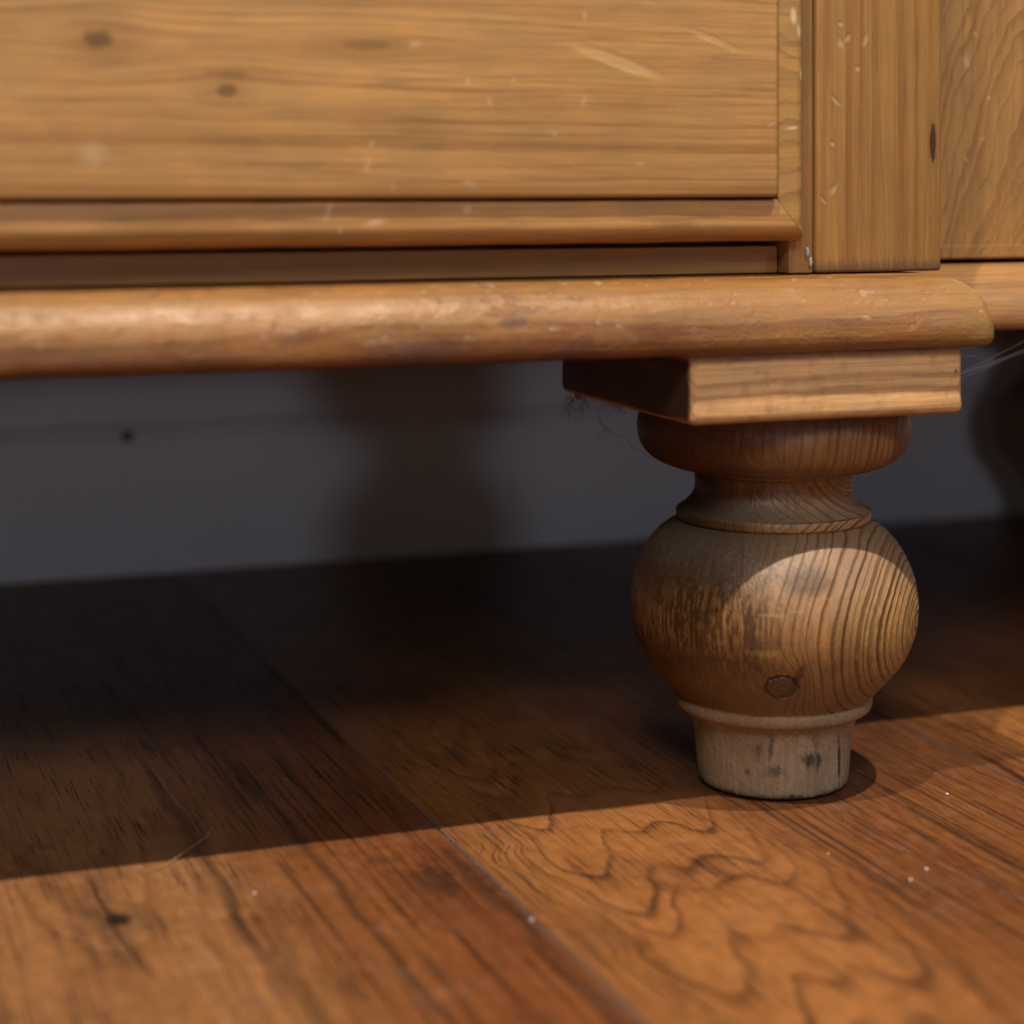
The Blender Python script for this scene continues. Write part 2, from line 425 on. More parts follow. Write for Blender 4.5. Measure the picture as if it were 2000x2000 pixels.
# turned foot: solid timber, pith outside the turning towards the front right
def foot_marks(g, c, h, ro, lw, f1, blot):
    x, y, z = g.x, g.y, g.z
    lat = x * 0.883 - y * 0.469            # across the foot
    fro = x * -0.469 - y * 0.883           # towards the room
    n = g.noise(g.vec(x * 60, y * 60, z * 34), 1.0, 3.0, 0.62)
    n2 = g.noise(g.vec(x * 420, y * 420, z * 240 + 3), 1.0, 3.0, 0.68)
    st = g.noise(g.vec(x * 700, y * 700, z * 30), 1.0, 2.0, 0.65)
    front = g.step(fro, -0.004, 0.006)
    bun = g.step(z, 0.0336, 0.0350)
    # dirt ground into the whole ball
    c = g.mix(g.step(n + (n2 - 0.5) * 0.6, 0.40, 0.72) * 0.50, c, (0.098, 0.054, 0.027))
    # latewood stands dark on the flame, fades to the left
    flame = g.step(lat + (n - 0.5) * 0.03, -0.006, 0.030) * bun
    c = g.mix(lw * (0.10 + flame * 0.72) * g.step(z, 0.098, 0.104, 1.0, 0.30), c, (0.070, 0.027, 0.008))
    fz = g.step(g.math('ABSOLUTE', z - 0.0640), 0.008, 0.026, 1.0, 0.0) * g.step(lat, 0.018, 0.042)
    c = g.mix(fz * (1.0 - lw) * g.step(n2, 0.36, 0.60) * 0.75, c, (0.50, 0.300, 0.088))
    # pale scoured upper face of the ball
    up = g.ell(lat, z, 0.018, 0.089, 0.040, 0.018, 0, 0.7, (n - 0.5) * 0.8) * front
    c = g.mix(up * (1.0 - lw) * 0.55, c, (0.43, 0.262, 0.140))
    # greyer, drier lower third
    lowz = g.step(z + (n - 0.5) * 0.014, 0.040, 0.056, 1.0, 0.0) * bun
    c = g.mix(lowz * 0.55, c, g.mix(n2, (0.115, 0.070, 0.038), (0.270, 0.172, 0.098)))
    # old dark varnish plus painted shade on the left cheek, rubbed through in upright streaks round the middle
    varn_shade = g.step(lat + (n - 0.5) * 0.050 + (st - 0.5) * 0.045, -0.022, 0.016, 1.0, 0.0)
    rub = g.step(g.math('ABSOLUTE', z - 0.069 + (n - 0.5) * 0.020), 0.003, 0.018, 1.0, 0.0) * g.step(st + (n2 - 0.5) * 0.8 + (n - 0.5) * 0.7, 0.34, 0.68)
    vm = varn_shade * (1.0 - rub * 0.75) * bun * (1.0 - lowz * 0.6)
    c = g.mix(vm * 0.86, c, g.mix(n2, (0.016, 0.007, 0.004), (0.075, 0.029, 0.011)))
    c = g.mix(rub * varn_shade * 0.32 * bun, c, (0.30, 0.150, 0.040))
    c = g.mix(g.step(z, 0.118, 0.121) * 0.30, c, (0.13, 0.052, 0.018))
    # smudges
    wob = (n2 - 0.5) * 1.1
    for l0, z0, ra, rb, k, cc in ((0.0125, 0.0855, .0085, .0048, .70, (0.085, 0.048, 0.030)),
                                  (-0.0110, 0.0925, .0006, .0080, .80, (0.035, 0.022, 0.016)), (-0.0035, 0.0640, .0060, .0036, .40, (0.09, 0.055, 0.032))):
        c = g.mix(g.ell(lat, z, l0, z0, ra, rb, 0, 0.5, wob) * front * k, c, cc)
    sp = None
    for l0, z0, ra, rb in ((0.0005, 0.0745, .0050, .0006), (0.0090, 0.0758, .0030, .0004), (-0.0025, 0.0605, .0046, .0014), (0.017, 0.0800, .004, .0005),
                           (-0.0390, 0.1235, .0012, .0011), (-0.0335, 0.1205, .0013, .0010), (0.030, 0.0580, .0004, .0012)):
        q = g.ell(lat, z, l0, z0, ra, rb, 0, 0.5, wob)
        sp = q if sp is None else g.mx(sp, q)
    c = g.mix(sp * front * 0.32, c, (0.50, 0.30, 0.12))
    c = g.scale_col(c, 0.86)
    # raw grey spigot below, its black floor stains
    raw = g.step(z + (n - 0.5) * 0.004, 0.0325, 0.0345, 1.0, 0.0)
    rawc = g.mix(st * 0.5 + n2 * 0.5, (0.105, 0.070, 0.041), (0.50, 0.375, 0.250))
    rawc = g.mix(lw * 0.06, rawc, (0.165, 0.100, 0.055))
    rawc = g.mix(g.step(n, 0.42, 0.62) * 0.35, rawc, (0.135, 0.098, 0.065))
    ring = g.step(z, 0.0276, 0.0288)
    rawc = g.mix(ring * 0.6, rawc, g.mix(st, (0.14, 0.080, 0.040), (0.31, 0.205, 0.120)))
    c = g.mix(raw * 0.94, c, rawc)
    bl = None
    for l0, z0, ra, rb, k in ((0.0130, 0.0150, .0026, .0034, .9), (0.0168, 0.0145, .0010, .0030, .85), (0.0005, 0.0112, .0022, .0020, .6), (-0.0005, 0.0210, .0010, .0050, .6),
                              (-0.0055, 0.0185, .0010, .0026, .5), (-0.0095, 0.0105, .0008, .0015, .6), (0.0155, 0.0225, .0020, .0040, .4), (0.0245, 0.0130, .0005, .0080, .95)):
        q = g.ell(lat, z, l0, z0, ra, rb, 0, 0.7, wob * 1.5 + (st - 0.5) * 1.8) * k
        bl = q if bl is None else g.mx(bl, q)
    foot_line = g.step(z + (n - 0.5) * 0.005 + (n2 - 0.5) * 0.003, 0.0004, 0.0028, 1.0, 0.0)
    bl = g.mx(bl * front, foot_line * 0.9)
    c = g.mix(bl * (1.0 - ring), c, (0.022, 0.019, 0.016))
    # knot low on the ball
    kl, kz = 0.0030, 0.0472
    dl, dz = ((lat - kl) * 0.94 + (z - kz) * 0.34) / 0.0063, ((z - kz) * 0.94 - (lat - kl) * 0.34) / 0.0045
    kr = g.math('SQRT', dl * dl + dz * dz) + (n - 0.5) * 0.6 + (n2 - 0.5) * 0.45
    kf = g.step(fro, 0.0, 0.010)
    kin = g.step(kr, 0.78, 0.98, 1.0, 0.0) * kf
    c = g.mix(g.step(kr, 0.9, 2.3, 1.0, 0.0) * kf * 0.40, c, (0.12, 0.060, 0.025))
    c = g.mix(kin * 0.90, c, g.mix(g.math('FRACT', kr * 2.6 + n2), (0.030, 0.015, 0.008), (0.135, 0.072, 0.034)))
    crack = g.step(g.math('ABSOLUTE', kr - 0.98 + (n2 - 0.5) * 0.22), 0.0, 0.17, 1.0, 0.0) * kf
    cs = g.step(dz * 0.8 + dl * 0.5 + (n2 - 0.5) * 2.0, -0.6, 0.7, 0.12, 1.0)
    c = g.mix(crack * cs, c, (0.014, 0.008, 0.006))
    tail = g.ell(lat, z, 0.0094, 0.0525, .0038, .0013, 1.05, 0.5, wob * 1.4) * kf
    c = g.mix(tail * 0.65, c, (0.040, 0.021, 0.012))
    # grey dust lying on everything that faces up
    nz = g.normal_z()
    dust = g.step(nz + (n - 0.5) * 0.30 + (n2 - 0.5) * 0.35, 0.22, 0.66) * g.step(z, 0.045, 0.06) * (1.0 - up * 0.5)
    c = g.mix(dust * 0.74, c, g.mix(n2, (0.050, 0.040, 0.028), (0.150, 0.122, 0.090)))
    h = h + lw * (0.2 + flame * 1.6) - crack * 2.4 + kin * 0.7 + (n2 - 0.5) * 0.9 - tail * 1.0
    ro = ro + dust * 0.22 + raw * 0.30 + flame * 0.06
    return c, h, ro
def flame_rho(g):
    # growth rings cut through the swelling: shells round the bulge of the ball and of the top ring
    up_ = g.step(g.z, 0.1040, 0.1045)
    zc = (g.z - 0.0650) * 1.35 * (1.0 - up_) + (g.z - 0.1330) * 1.5 * up_
    dx, dy = g.x - 0.0432, g.y + 0.0360
    return g.math('SQRT', dx * dx + dy * dy + zc * zc)
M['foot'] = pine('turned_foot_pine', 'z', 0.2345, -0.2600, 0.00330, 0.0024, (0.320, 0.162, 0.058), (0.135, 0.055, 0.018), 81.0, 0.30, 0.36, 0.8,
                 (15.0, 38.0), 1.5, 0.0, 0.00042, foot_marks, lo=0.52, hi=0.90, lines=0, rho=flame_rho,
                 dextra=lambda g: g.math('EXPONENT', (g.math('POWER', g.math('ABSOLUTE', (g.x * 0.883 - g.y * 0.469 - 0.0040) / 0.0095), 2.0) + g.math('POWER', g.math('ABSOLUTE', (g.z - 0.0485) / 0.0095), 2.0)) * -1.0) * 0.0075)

# floor boards
def floor_mat(name, seed, xl, gold, base, T, spacing, gold_at, knots=(), streaks=(), vein_amt=0.85, warp=0.03, red=None):
    """oak-like board: veins are the level lines of y - T(x), fine pores and streaks run along y.
    gold_at: (x, half width) zone of paler plain timber"""
    g = G(name)
    x, y = g.x, g.y
    fine = g.noise(g.vec(x * 1000 + seed, y * 20, 0.0), 1.0, 3.0, 0.68)
    stre = g.noise(g.vec(x * 400 + seed, y * 4.5, 0.0), 1.0, 4.0, 0.65)
    mott = g.noise(g.vec(x * 210 + seed, y * 130, 0.0), 1.0, 3.0, 0.6)
    big = g.noise(g.vec(x * 24 + seed, y * 9, 0.0), 1.0, 3.0, 0.6)
    wob = g.noise(g.vec(x * 14 + seed, y * 17, 2.0), 1.0, 2.0, 0.5)
    gz = g.step(g.math('ABSOLUTE', x - gold_at[0] + (wob - 0.5) * 0.05), gold_at[1] * 0.55, gold_at[1] * 1.25, 1.0, 0.0)
    c = g.mix(gz * (0.55 + big * 0.6), base, gold)
    c = g.mix(g.step(big, 0.48, 0.72) * 0.55, c, tuple(b * k for b, k in zip(base, (0.55, 0.46, 0.42))))
    c = g.scale_col(c, 0.98 + (mott - 0.5) * 0.85 + (fine - 0.5) * 0.35)
    # streaks of dark grain, strong outside the plain zone
    sd = g.step(stre + (fine - 0.5) * 0.22, 0.50, 0.64) * (0.85 - gz * 0.55)
    c = g.mix(sd * 0.85, c, DK)
    sl = g.step(stre + (mott - 0.5) * 0.1, 0.33, 0.45, 1.0, 0.0) * (0.75 - gz * 0.5)
    c = g.mix(sl * 0.32, c, g.scale_col(gold, 1.0))
    # veins
    xw = x + (wob - 0.5) * 0.026
    t = g.curve(xw, T, xl, xl + PW)
    f = (y - t + (wob - 0.5) * warp + (big - 0.5) * warp * 0.9 + (mott - 0.5) * 0.0040 + (fine - 0.5) * 0.012) / spacing
    f = f + (g.noise1(f, 0.9, 0.0) - 0.5) * 1.3 + 0.28
    fr = g.math('FRACT', f)
    vein = g.step(fr + (mott - 0.5) * 0.35 + (wob - 0.5) * 0.5, 0.50, 0.86) * g.step(fr, 0.84, 0.97, 1.0, 0.0)
    vamp = g.step(g.noise(g.vec(x * 26 + seed, y * 11, 5.0), 1.0, 1.0, 0.5), 0.30, 0.56, 0.30, 1.0) * (0.20 + gz * 0.80) * (0.35 + 0.65 * g.step(y, -0.30, -0.20) * g.step(y, -0.045, 0.035, 1.0, 0.0))
    halo = g.step(fr, 0.15, 0.80) * g.step(fr, 0.86, 1.0, 1.0, 0.0)
    c = g.mix(halo * 0.28, c, g.mix(1.0, c, (0.70, 0.58, 0.48), 'MULTIPLY'))
    c = g.mix(vein * vamp * (0.45 + g.step(fine, 0.36, 0.58) * 0.55) * vein_amt, c, DK)
    # pores
    pore = g.step(fine, 0.55, 0.63) * g.step(big, 0.30, 0.60, 0.50, 1.0)
    c = g.mix(pore * 0.80, c, DK)
    for kx, ky, ra, rb, am in knots:
        w_ = (mott - 0.5) * 1.2
        c = g.mix(g.ell(x, y, kx, ky, ra * 3, rb * 2.6, 0, 0.8, w_) * am * 0.45, c, DK)
        c = g.mix(g.ell(x, y, kx, ky, ra, rb, 0, 0.5, w_) * am, c, (0.010, 0.007, 0.006))
    for sx, y0, y1, w_, am in streaks:
        q = g.step(g.math('ABSOLUTE', x - sx + (wob - 0.5) * 0.012 + (mott - 0.5) * 0.002), 0.0, w_, 1.0, 0.0) * g.step(y, y0 - 0.02, y0 + 0.01) * g.step(y, y1 - 0.01, y1 + 0.02, 1.0, 0.0)
        c = g.mix(q * am, c, DK)
    if red:
        rz = g.step(x + (wob - 0.5) * 0.03, red[0], red[1])
        c = g.mix(rz * red[2], c, g.mix(1.0, c, (0.95, 0.62, 0.45), 'MULTIPLY'))
    # grey worn bevels and the dust in the joints
    e = g.mn(g.math('ABSOLUTE', x - xl), g.math('ABSOLUTE', x - (xl + PW)))
    c = g.mix(g.step(e + (mott - 0.5) * 0.0020 + (big - 0.5) * 0.002, 0.0004, 0.0016, 1.0, 0.0) * 0.55, c, (0.085, 0.072, 0.068))
    du = g.noise(g.vec(x * 45, y * 45, 7.0), 1.0, 3.0, 0.7)
    c = g.mix(g.step(du, 0.52, 0.80) * 0.07, c, (0.30, 0.27, 0.25))
    h = fine * -0.8 - sd * 0.25 - vein * 0.3
    ro = 0.42 + (mott - 0.5) * 0.22 + (du - 0.5) * 0.22 + pore * 0.15
    return g.finish(c, ro, h, 0.00018, 0.7, 0.34)

DK = (0.019, 0.0098, 0.0062)
PW = 0.2255
GOLD = (0.285, 0.114, 0.033)
TAN = (0.245, 0.112, 0.042)
BROWN = (0.168, 0.060, 0.018)
M['plank_m'] = floor_mat('floor_plank_gold', 8.4, -0.1385, GOLD, BROWN,
    [(-0.1385, 0.42), (-0.132, 0.20), (-0.125, 0.02), (-0.116, -0.085), (-0.107, -0.122), (-0.096, -0.112), (-0.086, -0.084), (-0.076, -0.090),
     (-0.064, -0.082), (-0.050, -0.096), (-0.036, -0.058), (-0.020, 0.04), (0.010, 0.26), (0.060, 0.60), (0.087, 0.90)], 0.036, (-0.090, 0.055), warp=0.018, vein_amt=0.95)
M['plank_l'] = floor_mat('floor_plank_red', 3.0, -0.364, TAN, BROWN,
    [(-0.364, 0.4), (-0.300, 0.10), (-0.262, -0.05), (-0.235, 0.12), (-0.205, 0.55), (-0.185, 0.62), (-0.172, 0.50), (-0.160, 0.40), (-0.150, 0.50), (-0.1385, 0.8)], 0.14, (-0.262, 0.055),
    [(-0.2606, -0.0578, 0.0038, 0.0052, 0.95), (-0.1560, -0.0600, 0.006, 0.014, 0.55)],
    [(-0.2610, -0.100, -0.020, 0.0018, 0.75), (-0.2230, -0.30, 0.10, 0.0035, 0.5), (-0.1880, -0.30, 0.10, 0.0035, 0.6), (-0.1440, -0.30, -0.03, 0.0050, 0.55)],
    0.42, 0.16, (-0.205, -0.150, 0.35))
M['plank_r'] = floor_mat('floor_plank_brown', 14.2, 0.087, GOLD, BROWN,
    [(0.087, 0.0), (0.15, 0.5), (0.22, 0.9), (0.3125, 1.4)], 0.05, (0.13, 0.03), [], [(0.0915, -0.075, -0.005, 0.0035, 0.9)])
M['plank_x'] = floor_mat('floor_plank_dark', 27.9, 0.3125, GOLD, BROWN,
    [(0.3125, 0.0), (0.37, 0.5), (0.44, 0.9), (0.538, 1.4)], 0.05, (0.36, 0.03))

def plain(name, colr, rough=0.8, var=0.15, scale=30, spec=0.3):
    g = G(name)
    n = g.noise(g.obj, scale, 4.0, 0.6)
    c = g.scale_col(colr, 1.0 + (n - 0.5) * (2 * var))
    return g.finish(c, rough, n, 0.0005, 0.3, spec)

M['paint'] = plain('skirting_paint', (0.54, 0.54, 0.58), 0.5, 0.22, 7)
M['wall'] = plain('wall_paint', (0.55, 0.55, 0.58), 0.8, 0.08, 20)
M['subfloor'] = plain('floor_base', (0.020, 0.015, 0.012), 0.9)
M['lint'] = plain('grey_lint', (0.22, 0.16, 0.14), 0.95, 0.2, 800, 0.1)
M['web'] = plain('cobweb_silk', (0.20, 0.17, 0.17), 0.6, 0.1, 500)
M['crumb'] = plain('white_crumb', (0.50, 0.47, 0.45), 0.8, 0.1, 900)
M['filler'] = plain('old_filler', (0.26, 0.25, 0.22), 0.9, 0.3, 900)
M['hair'] = plain('brown_hair', (0.34, 0.20, 0.09), 0.45, 0.1, 400)
M['nail'] = plain('nail_head', (0.05, 0.045, 0.04), 0.6, 0.2, 600)

# ------------------------------------------------------------------ mesh helpers
def mesh_obj(name, verts, faces, mat, parent=None, smooth=True, angle=None):
    me = bpy.data.meshes.new(name)
    me.from_pydata(verts, [], faces)
    bm = bmesh.new()
    bm.from_mesh(me)
    bmesh.ops.remove_doubles(bm, verts=bm.verts, dist=1e-7)
    bmesh.ops.recalc_face_normals(bm, faces=bm.faces)
    bm.to_mesh(me)
    bm.free()
    me.materials.append(M[mat])
    if smooth:
        me.shade_smooth()
        if angle: me.set_sharp_from_angle(angle=R(angle))
    o = bpy.data.objects.new(name, me)
    col.objects.link(o)
    o.parent = parent
    return o

def box(name, x0, x1, y0, y1, z0, z1, mat, parent=None, bevel=0.001, cuts=0, jitter=0.0, seg=2):
    bm = bmesh.new()
    bmesh.ops.create_cube(bm, size=1.0)
    for v in bm.verts:
        v.co = Vector((x0 if v.co.x < 0 else x1, y0 if v.co.y < 0 else y1, z0 if v.co.z < 0 else z1))
    if bevel:
        bmesh.ops.bevel(bm, geom=bm.edges[:], offset=bevel, segments=seg, profile=0.5, affect='EDGES')
    if cuts:
        bmesh.ops.subdivide_edges(bm, edges=[e for e in bm.edges if e.calc_length() > 0.01], cuts=cuts, use_grid_fill=True)
    if jitter:
        for v in bm.verts:
            v.co += mnoise.noise_vector(v.co * 90) * jitter + mnoise.noise_vector(v.co * 400) * jitter * 0.5
    me = bpy.data.meshes.new(name)
    bm.to_mesh(me)
    bm.free()
    me.materials.append(M[mat])
    me.shade_smooth()
    me.set_sharp_from_angle(angle=R(40))
    o = bpy.data.objects.new(name, me)
    col.objects.link(o)
    o.parent = parent
    return o

def tube(verts, faces, pts, rad, sides=5):
    base = len(verts)
    n = len(pts)
    for i, p in enumerate(pts):
        p = Vector(p)
        t = (Vector(pts[min(i + 1, n - 1)]) - Vector(pts[max(i - 1, 0)])).normalized()
        a = t.orthogonal().normalized()
        b = t.cross(a)
        r = rad[i] if isinstance(rad, (list, tuple)) else rad
        for k in range(sides):
            q = 2 * math.pi * k / sides
            verts.append(p + (a * math.cos(q) + b * math.sin(q)) * r)
    for i in range(n - 1):
        for k in range(sides):
            k2 = (k + 1) % sides
            faces.append((base + i * sides + k, base + i * sides + k2, base + (i + 1) * sides + k2, base + (i + 1) * sides + k))

def thing(name, label, cat, loc=(0, 0, 0), group=None):
    o = bpy.data.objects.new(name, None)
    o.empty_display_size = 0.05
    o.location = loc
    col.objects.link(o)
    o['label'], o['category'] = label, cat
    if group: o['group'] = group
    return o

def tag(o, label, cat, group=None):
    o['label'], o['category'] = label, cat
    if group: o['group'] = group
    return o

# ------------------------------------------------------------------ floor
floor = box('floor', -1.4, 1.4, -1.2, 0.50, -0.03, -0.0105, 'subfloor', None, 0)
floor['kind'] = 'structure'
for i in range(-5, 6):
    xl = -0.1385 + i * PW
    if xl > 1.2 or xl < -1.3: continue
    m = {-1: 'plank_l', 0: 'plank_m', 1: 'plank_r'}.get(i, 'plank_x')
    box('floor_plank', xl + 0.00012, xl + PW - 0.00012, -1.2 + 0.0, 0.497, -0.010, 0.0, m, floor, 0.0010, 0, 0, 3)

# ------------------------------------------------------------------ wall and skirting
wall = box('wall', -1.4, 1.4, 0.500, 0.560, -0.03, 1.2, 'wall', None, 0)
wall['kind'] = 'structure'
prof = [(0.4985, 0.0005), (0.4830, 0.0005), (0.4830, 0.0800), (0.4815, 0.0812), (0.4808, 0.0835), (0.4815, 0.0858), (0.4840, 0.0875), (0.4865, 0.0885), (0.4870, 0.0910),
        (0.4870, 0.1250), (0.4900, 0.1300), (0.4985, 0.1320)]
vs, fs = [], []
for xx in (-1.39, 1.39):
    for (yy, zz) in prof: vs.append((xx, yy, zz))
n = len(prof)
for i in range(n): fs.append((i, (i + 1) % n, n + (i + 1) % n, n + i))
fs += [tuple(range(n)), tuple(range(2 * n - 1, n - 1, -1))]
sk = mesh_obj('skirting_board', vs, fs, 'paint', wall, True, 35)
vs, fs = [], []
for ring in range(4):
    rr = (0.0, 0.0022, 0.0034, 0.0036)[ring]
    for k in range(10):
        q = 2 * math.pi * k / 10
        vs.append((-0.164 + rr * math.cos(q), (0.4798, 0.4800, 0.4806, 0.4820)[ring], 0.0815 + rr * math.sin(q)))
for ring in range(3):
    for k in range(10):
        fs.append((ring * 10 + k, ring * 10 + (k + 1) % 10, ring * 10 + 10 + (k + 1) % 10, ring * 10 + 10 + k))
mesh_obj('nail_head', vs, fs, 'nail', wall)

# ------------------------------------------------------------------ cabinet
cab = thing('pine_cabinet', 'old honey pine breakfront cabinet standing on turned bun feet', 'cabinet')

# base moulding of the projecting part: thumb profile swept along the front and round the right corner
def thumb_profile(w_, zb, zt, lip=0.0035, steps=16):
    out = [(-0.060, zb), (-0.020, zb), (w_ - 0.0050, zb), (w_ - 0.0024, zb + 0.0004), (w_ - 0.0007, zb + 0.0016), (w_, zb + lip)]
    for k in range(1, steps + 1):
        t = math.pi / 2 * k / steps
        out.append((w_ * math.cos(t) ** 0.92, zb + lip + (zt - zb - lip) * math.sin(t) ** 1.0))
    out += [(-0.004, zt + 0.0001), (-0.020, zt + 0.0001)]
    return out

W_, ZB, ZT = 0.0215, 0.1700, 0.1962
XC, YC = 0.0355, -0.0460
prof = thumb_profile(W_, ZB, ZT)
path = []
xx = -0.90
while xx < XC - 0.0041:
    path.append(('f', xx)); xx += 0.0040
for a in (0, 15, 30, 45, 60, 75, 90): path.append(('c', a))
yy = YC + 0.004
while yy < 0.012:
    path.append(('r', yy)); yy += 0.004
vs, fs = [], []
O0 = W_ - 0.0065
for kind, val in path:
    for (o, zz) in prof:
        if kind == 'f': p = Vector((val, YC - o, zz)); nr = Vector((0, -1, 0))
        elif kind == 'r': p = Vector((XC + o, val, zz)); nr = Vector((1, 0, 0))
        else:
            q = R(val)
            d = Vector((math.sin(q), -math.cos(q), 0))
            c0 = Vector((XC + min(o, O0), YC - min(o, O0), zz))
            p = c0 + d * max(0.0, o - O0); nr = d
        wv = mnoise.noise(p * 60) * 0.00035 + mnoise.noise(p * 260) * 0.00016 + mnoise.noise(Vector((p.x * 14, 3, 0))) * 0.0003
        if -0.002 < o: p = p + nr * wv + Vector((0, 0, mnoise.noise(p * 150 + Vector((9, 0, 0))) * 0.00022))
        vs.append(p)
n = len(prof)
for i in range(len(path) - 1):
    for k in range(n - 1):
        fs.append((i * n + k, i * n + k + 1, (i + 1) * n + k + 1, (i + 1) * n + k))
mesh_obj('base_moulding', vs, fs, 'moulding', cab, True, 50)

# base moulding of the set-back part
prof2 = thumb_profile(0.0215, 0.1700, 0.1962)
vs, fs = [], []
xs = [0.030 + 0.006 * k for k in range(90)]
for xv in xs:
    for (o, zz) in prof2:
        p = Vector((xv, 0.0160 - o, zz))
        if o > -0.002: p += Vector((0, -1, 0)) * (mnoise.noise(p * 70) * 0.0003 + mnoise.noise(Vector((xv * 12, 8, 0))) * 0.0003)
        vs.append(p)
n = len(prof2)
for i in range(len(xs) - 1):
    for k in range(n - 1):
        fs.append((i * n + k, i * n + k + 1, (i + 1) * n + k + 1, (i + 1) * n + k))
mesh_obj('base_moulding', vs, fs, 'moulding_b', cab, True, 50)

# body
box('carcass', -0.90, 0.0455, -0.010, 0.470, 0.1980, 0.85, 'carcass', cab, 0.001)
box('carcass', 0.0478, 0.56, 0.0350, 0.470, 0.1980, 0.85, 'carcass', cab, 0.001)
box('bottom_board', -0.90, 0.0390, 0.0150, 0.470, 0.1730, 0.1950, 'under', cab, 0.001)
box('bottom_board', 0.0410, 0.56, 0.0860, 0.470, 0.1730, 0.1950, 'under', cab, 0.001)
box('corner_post', -0.0063, 0.0465, -0.0450, -0.0102, 0.1968, 0.86, 'post', cab, 0.0012, 0, 0, 3)
box('stile', -0.0172, -0.0072, -0.0443, -0.0102, 0.1968, 0.86, 'stile', cab, 0.0007)
box('rail', -0.90, -0.0180, -0.0375, -0.0102, 0.1968, 0.2066, 'rail', cab, 0.0007)
box('side_panel', 0.0480, 0.540, 0.0150, 0.0345, 0.1981, 0.86, 'panel', cab, 0.0012, 0, 0, 3)

# drawer, not quite pushed home on the left
HX, HYY = -0.0160, -0.0470
drw = box('drawer_front', -0.80, -0.0117, -0.0095, 0.0100, 0.2245, 0.47, 'drawer', cab, 0.0016, 0, 0, 3)
drw.location = (HX, HYY, 0)
drw.rotation_euler = (0, 0, R(0.75))
# bead along the bottom and up the right side of the drawer
WB, WR = 0.0152, 0.0130
X_IN, Z_IN = -0.0110, 0.2238
bp = [(0.0, 0.010), (0.0, -0.0058), (0.03, -0.0066)]
for k in range(0, 13):
    t = math.pi / 2 * k / 12
    bp.append((0.55 + 0.45 * math.sin(t), -0.0068 + 0.0085 * (1 - math.cos(t))))
bp += [(1.0, 0.010)]
def bead(name, pts, mat):
    vs, fs = [], []
    for (px_, pz_, ox, oz) in pts:
        for (o, dy) in bp:
            p = Vector((px_ + ox * o, dy, pz_ + oz * o))
            if dy < 0.004:
                p += Vector((0, mnoise.noise(p * 80) * 0.0003, mnoise.noise(p * 50 + Vector((5, 0, 0))) * 0.00025))
            vs.append(p)
    n = len(bp)
    for i in range(len(pts) - 1):
        for k in range(n - 1):
            fs.append((i * n + k, i * n + k + 1, (i + 1) * n + k + 1, (i + 1) * n + k))
    return mesh_obj(name, vs, fs, mat, drw, True, 50)
pb = [(-0.80 + 0.005 * k, Z_IN, 0, -WB) for k in range(158)] + [(X_IN, Z_IN, WR, -WB)]
bead('bead_moulding', pb, 'bead')
pr = [(X_IN + 0.0001, Z_IN + 0.0001, WR, -WB)] + [(X_IN, Z_IN + 0.004 + 0.005 * k, WR, 0) for k in range(49)]
bead('bead_moulding', pr, 'bead_side')

# old filler crumbled into the crack beside the post
def blob(name, centre, size, mat, parent=None, seed=0, lumps=0.45, sub=2):
    bm = bmesh.new()
    bmesh.ops.create_icosphere(bm, subdivisions=sub, radius=1.0)
    for v in bm.verts:
        d = 1 + lumps * mnoise.noise(v.co * 1.4 + Vector((seed * 3.7, seed, 0))) + lumps * 0.5 * mnoise.noise(v.co * 3.3 + Vector((seed, 0, 0)))
        v.co = Vector((v.co.x * size[0], v.co.y * size[1], v.co.z * size[2])) * d
    me = bpy.data.meshes.new(name)
    bm.to_mesh(me); bm.free()
    me.materials.append(M[mat]); me.shade_smooth()
    o = bpy.data.objects.new(name, me)
    o.location = centre
    col.objects.link(o)
    o.parent = parent
    return o
f1_ = blob('crack_filler', (-0.0097, -0.0445, 0.2040), (0.0008, 0.0007, 0.0022), 'filler', cab, 3)
f2_ = blob('crack_filler', (-0.0084, -0.0447, 0.2005), (0.0006, 0.0006, 0.0020), 'filler', cab, 8)

# foot block
blk = box('foot_block', -0.0645, 0.0458, -0.0610, 0.0585, 0.1455, 0.1698, 'block', cab, 0.0030, 3, 0.00035, 3)

